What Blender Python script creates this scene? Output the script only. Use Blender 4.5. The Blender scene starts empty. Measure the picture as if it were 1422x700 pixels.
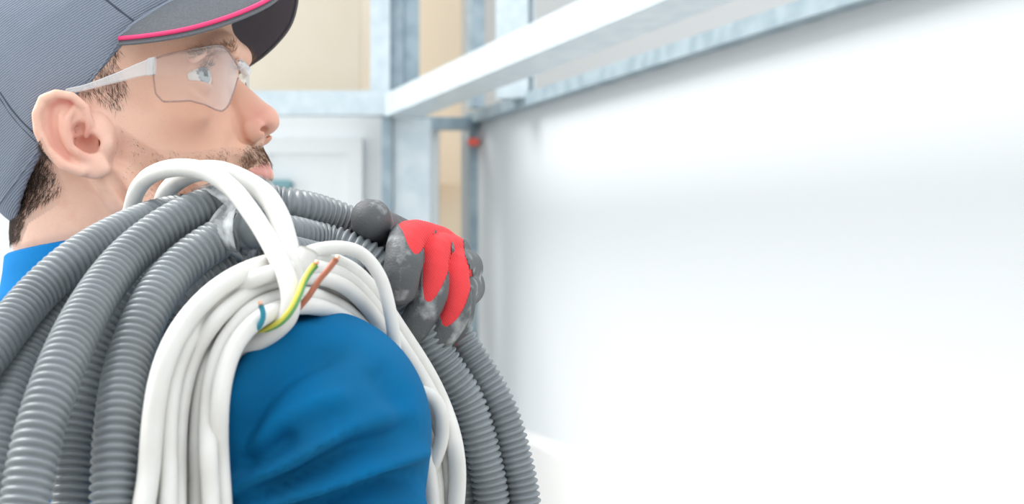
import bpy, bmesh, math, random
import numpy as np
from mathutils import Vector, Matrix

random.seed(7); rng = np.random.default_rng(7)
C = bpy.context.scene.collection
scene = bpy.context.scene

# ------------------------------------------------------------------ camera, world, light
FPX = 1800.0            # focal length in pixels of the 1422 px wide frame
ZC = 1.52               # camera height, metres
cam = bpy.data.cameras.new('camera'); camo = bpy.data.objects.new('camera', cam); C.objects.link(camo)
cam.sensor_width = 36.0; cam.lens = 36.0*FPX/1422.0
camo.location = (0, 0, ZC); camo.rotation_euler = (math.pi/2, 0, 0)
cam.clip_start = 0.02
cam.dof.use_dof = True; cam.dof.focus_distance = 0.80; cam.dof.aperture_fstop = 10
scene.camera = camo

world = bpy.data.worlds.new('world'); scene.world = world; world.use_nodes = True
wb = world.node_tree.nodes['Background']
wb.inputs[0].default_value = (0.93, 0.97, 1.0, 1); wb.inputs[1].default_value = 1.1

sun = bpy.data.lights.new('sun', 'SUN'); suno = bpy.data.objects.new('sun', sun); C.objects.link(suno)
sun.energy = 3.2; sun.angle = math.radians(30); sun.color = (1.0, 0.97, 0.93)
suno.rotation_euler = Vector((0.62, -0.22, -0.75)).to_track_quat('-Z', 'Y').to_euler()
suno.location = (-3, -1, 4)

scene.view_settings.view_transform = 'Standard'; scene.view_settings.look = 'None'
scene.view_settings.gamma = 1.0; scene.view_settings.use_curve_mapping = False
scene.view_settings.exposure = 0.72

# ------------------------------------------------------------------ helpers
def mm(px, py, y):
    """photo pixel at depth y (mm) -> camera-centred mm"""
    s = y/FPX
    return np.array([(px-711.0)*s, y, (350.0-py)*s])
def W3(p):
    p = np.asarray(p, float)
    q = p*0.001
    if q.ndim == 1: return np.array([q[0], q[1], q[2]+ZC])
    q = q.copy(); q[:, 2] += ZC
    return q
def ray_px(P):
    P = np.asarray(P)
    return P[..., 0]*FPX/P[..., 1]+711, 350-P[..., 2]*FPX/P[..., 1]

def srgb(r, g, b):
    f = lambda c: (c/12.92 if c <= .04045 else ((c+.055)/1.055)**2.4)
    return (f(r/255), f(g/255), f(b/255), 1)

def new_mat(name, col, rough=.5, metal=0., spec=.5):
    m = bpy.data.materials.new(name); m.use_nodes = True
    b = m.node_tree.nodes['Principled BSDF']
    b.inputs['Base Color'].default_value = col
    b.inputs['Roughness'].default_value = rough; b.inputs['Metallic'].default_value = metal
    b.inputs['Specular IOR Level'].default_value = spec
    return m
def nodes(m): return m.node_tree.nodes, m.node_tree.links, m.node_tree.nodes['Principled BSDF']
def coords(m, scale=(1, 1, 1), rot=(0, 0, 0)):
    n, l, b = nodes(m)
    tc = n.new('ShaderNodeTexCoord'); mp = n.new('ShaderNodeMapping')
    mp.inputs['Scale'].default_value = scale; mp.inputs['Rotation'].default_value = rot
    l.new(tc.outputs['Object'], mp.inputs['Vector'])
    return mp.outputs['Vector']
def noise_mix(m, col2, scale, lo=.4, hi=.6, detail=4, vec=None, base=None):
    """base colour -> mix towards col2 by a noise mask"""
    n, l, b = nodes(m)
    tx = n.new('ShaderNodeTexNoise'); tx.inputs['Scale'].default_value = scale; tx.inputs['Detail'].default_value = detail
    l.new(vec if vec is not None else coords(m), tx.inputs['Vector'])
    rp = n.new('ShaderNodeMapRange'); rp.inputs['From Min'].default_value = lo; rp.inputs['From Max'].default_value = hi
    l.new(tx.outputs['Fac'], rp.inputs['Value'])
    mx = n.new('ShaderNodeMix'); mx.data_type = 'RGBA'
    src = b.inputs['Base Color']
    if src.is_linked: l.new(src.links[0].from_socket, mx.inputs['A'])
    else: mx.inputs['A'].default_value = src.default_value
    mx.inputs['B'].default_value = col2
    l.new(rp.outputs['Result'], mx.inputs['Factor']); l.new(mx.outputs['Result'], src)
    return rp.outputs['Result']
def noise_bump(m, scale, strength=.2, dist=.001, detail=3, vec=None):
    n, l, b = nodes(m)
    tx = n.new('ShaderNodeTexNoise'); tx.inputs['Scale'].default_value = scale; tx.inputs['Detail'].default_value = detail
    l.new(vec if vec is not None else coords(m), tx.inputs['Vector'])
    bp = n.new('ShaderNodeBump'); bp.inputs['Strength'].default_value = strength; bp.inputs['Distance'].default_value = dist
    l.new(tx.outputs['Fac'], bp.inputs['Height'])
    if b.inputs['Normal'].is_linked: l.new(b.inputs['Normal'].links[0].from_socket, bp.inputs['Normal'])
    l.new(bp.outputs['Normal'], b.inputs['Normal'])
def wave(m, scale, rot, strength, dist, col2=None, mixf=.5, distortion=.5, direction='X'):
    n, l, b = nodes(m)
    v = coords(m, rot=rot)
    tx = n.new('ShaderNodeTexWave'); tx.bands_direction = direction
    tx.inputs['Scale'].default_value = scale; tx.inputs['Distortion'].default_value = distortion
    tx.inputs['Detail'].default_value = 2; tx.inputs['Detail Scale'].default_value = 3
    l.new(v, tx.inputs['Vector'])
    bp = n.new('ShaderNodeBump'); bp.inputs['Strength'].default_value = strength; bp.inputs['Distance'].default_value = dist
    l.new(tx.outputs['Fac'], bp.inputs['Height']); l.new(bp.outputs['Normal'], b.inputs['Normal'])
    if col2:
        mx = n.new('ShaderNodeMix'); mx.data_type = 'RGBA'
        mx.inputs['A'].default_value = b.inputs['Base Color'].default_value; mx.inputs['B'].default_value = col2
        mt = n.new('ShaderNodeMath'); mt.operation = 'MULTIPLY'; mt.inputs[1].default_value = mixf
        l.new(tx.outputs['Fac'], mt.inputs[0]); l.new(mt.outputs[0], mx.inputs['Factor']); l.new(mx.outputs['Result'], b.inputs['Base Color'])

def empty(name, loc=(0, 0, 0)):
    o = bpy.data.objects.new(name, None); C.objects.link(o); o.location = loc; o.empty_display_size = .05
    return o
def tag(o, label, cat, group=None, kind=None):
    o['label'] = label; o['category'] = cat
    if group: o['group'] = group
    if kind: o['kind'] = kind
    return o
def parent(o, p):
    o.parent = p
    if p is not None:
        o.matrix_parent_inverse = Matrix.Translation(p.location).inverted()   # parts keep world coordinates
def mesh_obj(name, V, F, mat, par=None, smooth=True):
    me = bpy.data.meshes.new(name)
    me.from_pydata([tuple(v) for v in V], [], [tuple(f) for f in F])
    if smooth: me.polygons.foreach_set('use_smooth', [True]*len(me.polygons))
    me.materials.append(mat); me.update()
    o = bpy.data.objects.new(name, me); C.objects.link(o)
    if par is not None: parent(o, par)
    return o
def fast_mesh(name, V, Q, mat, par=None):
    """numpy verts (mm, camera frame) and quads"""
    me = bpy.data.meshes.new(name); V = W3(V)
    n = len(V); k = len(Q)
    me.vertices.add(n); me.vertices.foreach_set('co', V.astype(np.float32).ravel())
    me.loops.add(k*4); me.loops.foreach_set('vertex_index', Q.astype(np.int32).ravel())
    me.polygons.add(k); me.polygons.foreach_set('loop_start', np.arange(0, k*4, 4, dtype=np.int32))
    me.polygons.foreach_set('use_smooth', np.ones(k, bool))
    me.update(calc_edges=True); me.validate()
    me.materials.append(mat)
    o = bpy.data.objects.new(name, me); C.objects.link(o)
    if par is not None: parent(o, par)
    return o
def color_attr(o, cols):
    a = o.data.color_attributes.new('tint', 'FLOAT_COLOR', 'POINT')
    c = np.ones((len(cols), 4), np.float32); c[:, :3] = cols
    a.data.foreach_set('color', c.ravel())
def use_attr(m):
    n, l, b = nodes(m)
    a = n.new('ShaderNodeVertexColor'); a.layer_name = 'tint'
    l.new(a.outputs['Color'], b.inputs['Base Color'])

def catmull(P, n=16, closed=False):
    P = np.asarray(P, float); m = len(P); out = []
    idx = range(m) if closed else range(m-1)
    for i in idx:
        if closed: a, b, c, d = P[(i-1) % m], P[i], P[(i+1) % m], P[(i+2) % m]
        else: a, b, c, d = P[max(i-1, 0)], P[i], P[i+1], P[min(i+2, m-1)]
        t = np.linspace(0, 1, n, endpoint=False)[:, None]
        out.append(.5*((2*b)+(-a+c)*t+(2*a-5*b+4*c-d)*t**2+(-a+3*b-3*c+d)*t**3))
    out = np.vstack(out)
    if not closed: out = np.vstack([out, P[-1]])
    return out
def resample(P, step, closed=False):
    Q = np.vstack([P, P[:1]]) if closed else P
    L = np.r_[0, np.cumsum(np.linalg.norm(np.diff(Q, axis=0), axis=1))]
    n = max(4, int(round(L[-1]/step)))
    s = np.linspace(0, L[-1], n+1)
    R = np.stack([np.interp(s, L, Q[:, i]) for i in range(3)], 1)
    return R[:-1] if closed else R
def smooth_path(P, it=3, closed=False):
    P = P.copy()
    for _ in range(it):
        if closed: P = .5*P+.25*(np.roll(P, 1, 0)+np.roll(P, -1, 0))
        else: P[1:-1] = .5*P[1:-1]+.25*(P[2:]+P[:-2])
    return P
def frames(P, closed=False):
    T = np.roll(P, -1, 0)-np.roll(P, 1, 0) if closed else np.gradient(P, axis=0)
    T /= np.linalg.norm(T, axis=1)[:, None]+1e-9
    N = np.zeros_like(T); r = np.array([0, 1., 0.3]); v = r-T[0]*np.dot(r, T[0]); v /= np.linalg.norm(v)
    for i in range(len(P)):
        v = v-T[i]*np.dot(v, T[i]); v /= np.linalg.norm(v)+1e-9; N[i] = v
    return T, N, np.cross(T, N)
def sweep(P, R, seg=16, closed=False, caps=True, flat=1.0):
    """tube along P (mm); R scalar or per point radius"""
    n = len(P); R = np.broadcast_to(np.asarray(R, float), (n,))
    T, N, B = frames(P, closed)
    a = np.linspace(0, 2*np.pi, seg, endpoint=False)
    V = P[:, None, :]+R[:, None, None]*(np.cos(a)[None, :, None]*N[:, None, :]+flat*np.sin(a)[None, :, None]*B[:, None, :])
    V = V.reshape(-1, 3)
    i = np.arange(n if closed else n-1)[:, None]; j = np.arange(seg)[None, :]
    i2 = (i+1) % n; j2 = (j+1) % seg
    Q = np.stack(np.broadcast_arrays(i*seg+j, i2*seg+j, i2*seg+j2, i*seg+j2), -1).reshape(-1, 4)
    Q = Q[:, ::-1]
    if caps and not closed:
        V = np.vstack([V, P[:1], P[-1:]]); c0 = n*seg; c1 = c0+1
        jj = np.arange(0, seg, 2)
        q0 = np.stack([np.full_like(jj, c0), jj, (jj+1) % seg, (jj+2) % seg], 1)
        b = (n-1)*seg
        q1 = np.stack([np.full_like(jj, c1), b+(jj+2) % seg, b+(jj+1) % seg, b+jj], 1)
        Q = np.vstack([Q, q0[:, ::-1][:, [3, 0, 1, 2]][:, ::1], q1])
    return V, Q
def pxpath(pts):
    """list of (px, py, y in m) -> mm points"""
    return np.array([mm(p[0], p[1], p[2]*1000) for p in pts])

# ---- implicit surfaces
def smin(a, b, k):
    if k <= 0: return np.minimum(a, b)
    h = np.maximum(k-np.abs(a-b), 0)/k
    return np.minimum(a, b)-h*h*k*.25
def smax(a, b, k): return -smin(-a, -b, k)
class Field:
    def __init__(s, lo, hi, h):
        s.h = h; s.lo = np.array(lo, float)
        s.n = [int(math.ceil((hi[i]-lo[i])/h))+1 for i in range(3)]
        s.ax = [(lo[i]+h*np.arange(s.n[i])).astype(np.float32) for i in range(3)]
        s.F = np.full(s.n, 1e3, np.float32)
    def like(s):
        t = Field(s.lo, s.lo+s.h, s.h); t.n = list(s.n); t.ax = s.ax; t.F = np.full(s.n, 1e3, np.float32); return t
    def win(s, lo, hi):
        sl = []
        for i in range(3):
            a = max(0, int(math.floor((lo[i]-s.lo[i])/s.h))); b = min(s.n[i], int(math.ceil((hi[i]-s.lo[i])/s.h))+1)
            sl.append(slice(a, max(b, a)))
        sl = tuple(sl)
        return sl, s.ax[0][sl[0]][:, None, None], s.ax[1][sl[1]][None, :, None], s.ax[2][sl[2]][None, None, :]
    def op(s, f, lo, hi, k, mode='add'):
        lo = np.asarray(lo, float)-k-3; hi = np.asarray(hi, float)+k+3
        sl, X, Y, Z = s.win(lo, hi)
        if 0 in s.F[sl].shape: return
        d = f(X, Y, Z).astype(np.float32)
        s.F[sl] = smin(s.F[sl], d, k) if mode == 'add' else smax(s.F[sl], -d, k)
    def ball(s, c, r, k=0, mode='add', rot=None):
        c = np.asarray(c, float); r = np.broadcast_to(np.asarray(r, float), (3,)); R = None if rot is None else np.array(rot)
        def f(X, Y, Z):
            x, y, z = X-c[0], Y-c[1], Z-c[2]
            if R is not None:
                x, y, z = (R[0, 0]*x+R[0, 1]*y+R[0, 2]*z, R[1, 0]*x+R[1, 1]*y+R[1, 2]*z, R[2, 0]*x+R[2, 1]*y+R[2, 2]*z)
            k0 = np.sqrt((x/r[0])**2+(y/r[1])**2+(z/r[2])**2)
            k1 = np.sqrt((x/r[0]**2)**2+(y/r[1]**2)**2+(z/r[2]**2)**2)+1e-6
            return k0*(k0-1)/k1
        e = max(r) if R is not None else r
        s.op(f, c-e, c+e, k, mode)
    def cone(s, a, b, ra, rb, k=0, mode='add'):
        a = np.asarray(a, float); b = np.asarray(b, float); ab = b-a; L2 = max(ab.dot(ab), 1e-6)
        def f(X, Y, Z):
            t = np.clip(((X-a[0])*ab[0]+(Y-a[1])*ab[1]+(Z-a[2])*ab[2])/L2, 0, 1)
            return np.sqrt((X-a[0]-t*ab[0])**2+(Y-a[1]-t*ab[1])**2+(Z-a[2]-t*ab[2])**2)-(ra+(rb-ra)*t)
        m = max(ra, rb); s.op(f, np.minimum(a, b)-m, np.maximum(a, b)+m, k, mode)
    def chain(s, P, R, k=0, mode='add', blend=None):
        """polyline of cones merged first, then combined once"""
        P = np.asarray(P, float); R = np.broadcast_to(np.asarray(R, float), (len(P),))
        def f(X, Y, Z):
            d = None
            for i in range(len(P)-1):
                a, b = P[i], P[i+1]; ab = b-a; L2 = max(ab.dot(ab), 1e-6)
                t = np.clip(((X-a[0])*ab[0]+(Y-a[1])*ab[1]+(Z-a[2])*ab[2])/L2, 0, 1)
                e = np.sqrt((X-a[0]-t*ab[0])**2+(Y-a[1]-t*ab[1])**2+(Z-a[2]-t*ab[2])**2)-(R[i]+(R[i+1]-R[i])*t)
                d = e if d is None else (smin(d, e, blend) if blend else np.minimum(d, e))
            return d
        m = R.max(); s.op(f, P.min(0)-m, P.max(0)+m, k, mode)
    def sample(s, P):
        P = (np.asarray(P, float)-s.lo)/s.h
        i = np.clip(P.astype(int), 0, np.array(s.n)-2); f = np.clip(P-i, 0, 1); out = 0
        for dx in (0, 1):
            for dy in (0, 1):
                for dz in (0, 1):
                    w = (f[:, 0] if dx else 1-f[:, 0])*(f[:, 1] if dy else 1-f[:, 1])*(f[:, 2] if dz else 1-f[:, 2])
                    out = out+w*s.F[i[:, 0]+dx, i[:, 1]+dy, i[:, 2]+dz]
        return out
    def hit(s, px, py, y0=None, y1=None):
        """depth (mm) where the line of sight through a pixel meets the surface"""
        y0 = y0 or s.lo[1]; y1 = y1 or s.lo[1]+s.h*(s.n[1]-1)
        ys = np.arange(y0, y1, .5)
        P = np.stack([(px-711)*ys/FPX, ys, (350-py)*ys/FPX], 1)
        ok = np.all((P >= s.lo) & (P <= s.lo+s.h*(np.array(s.n)-1)), axis=1)
        v = np.where(ok, s.sample(P), 1e3)
        w = np.where(v < 0)[0]
        return ys[w[0]] if len(w) else None
    def mesh(s, name, mat, par=None, smooth=0):
        V, Q = nets(s.F, s.lo, s.h)
        if smooth: V = relax(V, Q, smooth)
        return fast_mesh(name, V, Q, mat, par)
def nets(F, lo, h):
    S = F < 0
    cnt = np.zeros([d-1 for d in F.shape], np.int8)
    for a in (0, 1):
        for b in (0, 1):
            for c in (0, 1):
                cnt += S[a:F.shape[0]-1+a, b:F.shape[1]-1+b, c:F.shape[2]-1+c]
    act = (cnt > 0) & (cnt < 8)
    I = np.argwhere(act); ids = np.full(act.shape, -1, np.int32); ids[act] = np.arange(len(I))
    acc = np.zeros((len(I), 3)); num = np.zeros(len(I))
    cor = [(a, b, c) for a in (0, 1) for b in (0, 1) for c in (0, 1)]
    val = {c: F[I[:, 0]+c[0], I[:, 1]+c[1], I[:, 2]+c[2]].astype(float) for c in cor}
    for c in cor:
        for ax in range(3):
            if c[ax] == 1: continue
            d = list(c); d[ax] = 1; d = tuple(d)
            A, B = val[c], val[d]; m = (A < 0) != (B < 0)
            t = np.where(m, A/np.where(m, A-B, 1), 0)
            p = np.tile(np.array(c, float), (len(I), 1)); p[:, ax] = t
            acc += p*m[:, None]; num += m
    V = lo+h*(I+acc/num[:, None])
    Q = []
    for ax in range(3):
        u, v = (ax+1) % 3, (ax+2) % 3
        sl0 = [slice(None)]*3; sl1 = [slice(None)]*3; sl0[ax] = slice(0, -1); sl1[ax] = slice(1, None)
        A, B = S[tuple(sl0)], S[tuple(sl1)]
        E = np.argwhere(A != B)
        ok = (E[:, u] > 0) & (E[:, v] > 0) & (E[:, u] < F.shape[u]-1) & (E[:, v] < F.shape[v]-1); E = E[ok]
        fl = A[E[:, 0], E[:, 1], E[:, 2]]
        def cid(du, dv):
            e = E.copy(); e[:, u] += du; e[:, v] += dv
            return ids[e[:, 0], e[:, 1], e[:, 2]]
        q = np.stack([cid(-1, -1), cid(0, -1), cid(0, 0), cid(-1, 0)], 1)
        q[~fl] = q[~fl][:, ::-1]
        Q.append(q)
    return V, np.vstack(Q)
def islands(V, Q):
    """split a quad mesh into its connected pieces, largest first"""
    lab = np.arange(len(V))
    while True:
        m = lab[Q].min(1); new = lab.copy()
        for c in range(4): np.minimum.at(new, Q[:, c], m)
        new = new[new]
        if (new == lab).all(): break
        lab = new
    ql = lab[Q[:, 0]]; ids, cnt = np.unique(ql, return_counts=True); out = []
    for i in ids[np.argsort(-cnt)]:
        q = Q[ql == i]; u, inv = np.unique(q, return_inverse=True); out.append((V[u], inv.reshape(-1, 4)))
    return out
def relax(V, Q, it, lam=.5):
    E = np.vstack([Q[:, [0, 1]], Q[:, [1, 2]], Q[:, [2, 3]], Q[:, [3, 0]]])
    n = len(V); deg = np.bincount(E.ravel(), minlength=n)
    for _ in range(it):
        acc = np.stack([np.bincount(E[:, 0], V[E[:, 1], i], n)+np.bincount(E[:, 1], V[E[:, 0], i], n) for i in range(3)], 1)
        V = V+(acc/np.maximum(deg, 1)[:, None]-V)*lam
    return V
def poly_sdf(X, Z, P):
    """signed distance to a closed polygon, X (n,1) Z (1,m)"""
    X, Z = np.broadcast_arrays(X, Z); d = np.full(X.shape, 1e9); ins = np.zeros(X.shape, bool)
    n = len(P)
    for i in range(n):
        a, b = P[i], P[(i+1) % n]; e = b-a
        wx, wz = X-a[0], Z-a[1]
        t = np.clip((wx*e[0]+wz*e[1])/(e.dot(e)+1e-12), 0, 1)
        d = np.minimum(d, (wx-e[0]*t)**2+(wz-e[1]*t)**2)
        c = ((a[1] > Z) != (b[1] > Z)) & (X < (b[0]-a[0])*(Z-a[1])/(b[1]-a[1]+1e-12)+a[0])
        ins ^= c
    d = np.sqrt(d)
    return np.where(ins, -d, d)
def px_poly(pts, y, smooth=True, n=6):
    P = np.array([mm(p[0], p[1], y)[[0, 2]] for p in pts])
    return catmull(P, n, closed=True) if smooth else P
def in_poly(px, py, poly):
    poly = np.asarray(poly, float); ins = np.zeros(px.shape, bool); n = len(poly)
    for i in range(n):
        a, b = poly[i], poly[(i+1) % n]
        ins ^= ((a[1] > py) != (b[1] > py)) & (px < (b[0]-a[0])*(py-a[1])/(b[1]-a[1]+1e-12)+a[0])
    return ins
def rot_y(deg):
    c, s = math.cos(math.radians(deg)), math.sin(math.radians(deg))
    return np.array([[c, 0, s], [0, 1, 0], [-s, 0, c]])
def box(name, lo, hi, mat, par=None, bevel=0):
    bm = bmesh.new(); bmesh.ops.create_cube(bm, size=1)
    for v in bm.verts:
        v.co = [lo[i]+(hi[i]-lo[i])*(v.co[i]+.5) for i in range(3)]
    if bevel: bmesh.ops.bevel(bm, geom=bm.edges[:], offset=bevel, segments=2, affect='EDGES')
    me = bpy.data.meshes.new(name); bm.to_mesh(me); bm.free(); me.materials.append(mat)
    o = bpy.data.objects.new(name, me); C.objects.link(o)
    if par is not None: parent(o, par)
    return o
def extrude(name, section, a, b, mat, par=None):
    """closed 2-D section (list of (s, z)) swept from a to b (world, horizontal line); s is measured across, to the right of a->b"""
    a, b = Vector(a), Vector(b); d = (b-a).normalized(); r = Vector((d.y, -d.x, 0))
    V = [p+r*s+Vector((0, 0, z)) for p in (a, b) for s, z in section]; n = len(section)
    F = [(i, (i+1) % n, n+(i+1) % n, n+i) for i in range(n)]+[tuple(range(n))[::-1], tuple(range(n, 2*n))]
    return mesh_obj(name, V, F, mat, par, smooth=False)
def upright(name, section, base, z0, z1, ang, mat, par=None):
    """closed plan section (list of (u, v)) raised from z0 to z1, turned by ang"""
    c, s = math.cos(ang), math.sin(ang); n = len(section)
    V = [(base[0]+u*c-v*s, base[1]+u*s+v*c, z) for z in (z0, z1) for u, v in section]
    F = [(i, (i+1) % n, n+(i+1) % n, n+i) for i in range(n)]+[tuple(range(n))[::-1], tuple(range(n, 2*n))]
    return mesh_obj(name, V, F, mat, par, smooth=False)

#==MATERIALS==
M_wall = new_mat('white_wall', (.535, .56, .58, 1), .9); noise_bump(M_wall, 60, .05)
M_wallb = new_mat('white_wall_shade_lift', (.80, .82, .83, 1), .9)  # lightened copy of the wall white, offsets shade on back wall and door
M_wall2 = new_mat('warm_white_board', (.56, .565, .56, 1), .9)
M_beige = new_mat('beige_board', srgb(214, 202, 182), .9); noise_mix(M_beige, srgb(224, 216, 202), 1.2, .3, .7)
M_floor = new_mat('pale_concrete', srgb(168, 166, 162), .8); noise_mix(M_floor, srgb(150, 148, 144), 3)
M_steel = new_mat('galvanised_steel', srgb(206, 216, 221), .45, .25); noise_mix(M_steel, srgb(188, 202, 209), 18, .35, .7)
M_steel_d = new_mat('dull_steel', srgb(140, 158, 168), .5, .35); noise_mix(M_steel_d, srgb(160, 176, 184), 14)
M_redtag = new_mat('red_plastic', srgb(220, 90, 75), .5)
M_teal = new_mat('teal_plastic', srgb(120, 160, 168), .5)

# ------------------------------------------------------------------ the room
def struct(o, label=None):
    o['kind'] = 'structure'
    if label: o['label'] = label
    return o
fl = box('floor', (-6, -2, -.1), (5, 9.6, 0), M_floor); struct(fl, 'pale concrete floor of the building site')
wf = box('added_wall_front', (-6, -1.8, 0), (5, -1.7, 2.2), M_wall2); struct(wf, 'added unseen warm white wall behind the viewer, cutting frontal light')  # unseen wall added behind the camera to hold back frontal fill light
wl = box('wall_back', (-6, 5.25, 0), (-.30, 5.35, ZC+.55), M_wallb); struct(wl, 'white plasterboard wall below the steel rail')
wu = box('wall_far', (-6, 8.3, 0), (5, 8.4, 6), M_beige); struct(wu, 'beige board wall beyond the steel frame')
wub = box('wall_upper', (-6, 5.62, ZC+.36), (-.66, 5.68, 3.6), M_beige); struct(wub, 'beige panel above the steel rail')
dirv = Vector((.349, -1, 0)).normalized()
C1 = Vector((-.147, 5.4, 0)); C1e = C1+dirv*7.2
wr = extrude('wall_right', [(0, 0), (0, ZC+.53), (-.09, ZC+.53), (-.09, 0)], C1, C1e, M_wall); struct(wr, 'bright white plasterboard wall running towards the viewer')
tr = extrude('trim_1', [(.025, 0), (.025, ZC-.70), (.0, ZC-.664), (-.0, 0)], C1, C1e, M_wall2); struct(tr, 'pale wainscot along the foot of the white wall')
# studs and rails
def C_section(w, d, t=.012, lip=.02):
    return [(-w/2, -d/2), (w/2, -d/2), (w/2, -d/2+lip), (w/2-t, -d/2+lip), (w/2-t, -d/2+t), (-w/2+t, -d/2+t),
            (-w/2+t, d/2-t), (w/2-t, d/2-t), (w/2-t, d/2-lip), (w/2, d/2-lip), (w/2, d/2), (-w/2, d/2)]
def rail_section(h, d, t=.01):
    return [(-d/2, 0), (-d/2, h), (-d/2+t, h), (-d/2+t, t), (d/2-t, t), (d/2-t, h), (d/2, h), (d/2, 0)]
GS = 'galvanised steel framing of the partition'
def X(px, d): return (px-711)/FPX*d
def Zp(py, d): return ZC+(350-py)/FPX*d
o = extrude('steel_rail', rail_section(.092, .09), (-4.2, 5.02, Zp(160, 5)), (X(560, 5), 5.02, Zp(160, 5)), M_steel); tag(o, 'level galvanised steel rail behind the worker\'s nose', 'rail', GS)
A0 = Vector((X(558, 5), 5.0, Zp(163, 5))); A1 = A0+Vector((.349, -1, 0))*4.4
o = extrude('steel_rail', rail_section(.085, .14), A0, A1, M_steel); tag(o, 'steel rail rising steeply across the frame towards the top edge', 'rail', GS)
B0 = Vector((C1.x, C1.y, ZC+.53)); B1 = B0+Vector((.349, -1, 0))*4.8
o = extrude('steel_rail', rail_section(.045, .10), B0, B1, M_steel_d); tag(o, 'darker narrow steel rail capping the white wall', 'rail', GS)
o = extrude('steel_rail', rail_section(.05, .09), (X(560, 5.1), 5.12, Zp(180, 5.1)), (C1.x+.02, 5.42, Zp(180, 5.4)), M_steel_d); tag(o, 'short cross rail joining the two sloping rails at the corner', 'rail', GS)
o = upright('steel_stud', C_section(.075, .09), (X(527, 5), 5.06), Zp(135, 5), 3.6, 0, M_steel); tag(o, 'pale upper steel stud standing on the level rail', 'stud', GS)
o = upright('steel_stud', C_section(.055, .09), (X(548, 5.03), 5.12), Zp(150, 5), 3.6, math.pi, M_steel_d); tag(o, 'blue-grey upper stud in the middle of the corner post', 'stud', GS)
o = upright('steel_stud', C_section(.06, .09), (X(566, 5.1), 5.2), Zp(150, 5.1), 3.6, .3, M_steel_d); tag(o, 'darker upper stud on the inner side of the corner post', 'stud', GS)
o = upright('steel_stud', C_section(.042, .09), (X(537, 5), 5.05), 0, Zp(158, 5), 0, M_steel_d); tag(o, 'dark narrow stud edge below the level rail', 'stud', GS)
o = upright('steel_stud', C_section(.145, .09), (X(571, 5), 5.08), 0, Zp(163, 5), math.pi, M_steel); tag(o, 'wide pale lower stud under the corner of the rails', 'stud', GS)
o = upright('steel_stud', C_section(.045, .06), (X(648, 5.5), 5.52), 0, Zp(176, 5.5), 0, M_wall2); tag(o, 'thin whitish upright beside the end of the white wall', 'stud', GS)
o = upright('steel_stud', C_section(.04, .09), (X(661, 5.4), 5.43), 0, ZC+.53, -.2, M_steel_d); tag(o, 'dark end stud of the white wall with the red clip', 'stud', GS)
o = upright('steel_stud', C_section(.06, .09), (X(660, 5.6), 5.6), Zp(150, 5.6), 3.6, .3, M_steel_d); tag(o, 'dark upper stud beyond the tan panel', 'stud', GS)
o = upright('steel_stud', C_section(.12, .09), (X(716, 4.7), 4.75), ZC+.56, 3.6, -.34, M_steel); tag(o, 'broad pale upper stud standing on the sloping rail', 'stud', GS)
bd = box('tan_board', (X(574, 5.75), 5.74, ZC+.3), (X(640, 5.75), 5.76, 3.5), new_mat('tan_board', srgb(228, 208, 182), .9)); tag(bd, 'tan board panel between the upper studs', 'board')
bd = box('tan_board', (X(598, 5.85), 5.84, 0), (X(641, 5.85), 5.86, ZC+.52), new_mat('sand_board', srgb(222, 205, 182), .9)); tag(bd, 'sand-coloured board seen through the gap under the cross rail', 'board')
bd = box('white_board', (X(640, 5.9), 5.9, ZC+.3), (X(1900, 5.9), 5.94, 3.6), M_wall2); tag(bd, 'white board high up behind the sloping rail', 'board')
rc = box('red_clip', (X(650, 5.35), 5.30, Zp(203, 5.35)), (X(666, 5.35), 5.36, Zp(193, 5.35)), M_redtag, bevel=.006); tag(rc, 'small red clip on the dark end stud', 'clip')
door = empty('flush_door', (X(440, 5.24), 5.24, 0)); tag(door, 'plain white door panel with raised edge in the back wall', 'door')
x0, x1, zt = X(352, 5.2), X(503, 5.2), Zp(192, 5.2)
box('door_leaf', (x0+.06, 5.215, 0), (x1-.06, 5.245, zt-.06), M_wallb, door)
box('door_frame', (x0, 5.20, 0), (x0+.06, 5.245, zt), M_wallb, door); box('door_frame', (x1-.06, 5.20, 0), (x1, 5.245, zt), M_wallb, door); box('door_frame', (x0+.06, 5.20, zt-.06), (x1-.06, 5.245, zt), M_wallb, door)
box('door_handle', (X(372, 5.15), 5.13, Zp(262, 5.15)), (X(405, 5.15), 5.215, Zp(250, 5.15)), M_teal, door, .008)

#==PERSON==
feet = W3([-290, 915, -1520])
person = empty('person', tuple(feet))
tag(person, 'worker in a blue shirt looking up and away, gloved hand gripping hoses on his shoulder', 'person')

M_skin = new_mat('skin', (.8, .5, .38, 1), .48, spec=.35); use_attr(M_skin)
_b = nodes(M_skin)[2]; _b.inputs['Subsurface Weight'].default_value = .18
_b.inputs['Subsurface Radius'].default_value = (1.0, .35, .2); _b.inputs['Subsurface Scale'].default_value = .004
noise_mix(M_skin, (.66, .38, .28, 1), 900, .62, .9, 2); noise_mix(M_skin, (.74, .42, .31, 1), 60, .50, .85, 4); noise_bump(M_skin, 900, .15, .0006, 3)
M_hair = new_mat('dark_brown_hair', srgb(74, 58, 50), .5)
M_stub = new_mat('brown_stubble', srgb(122, 90, 70), .55)
M_brow = new_mat('brow_hair', srgb(140, 106, 82), .55)

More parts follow.
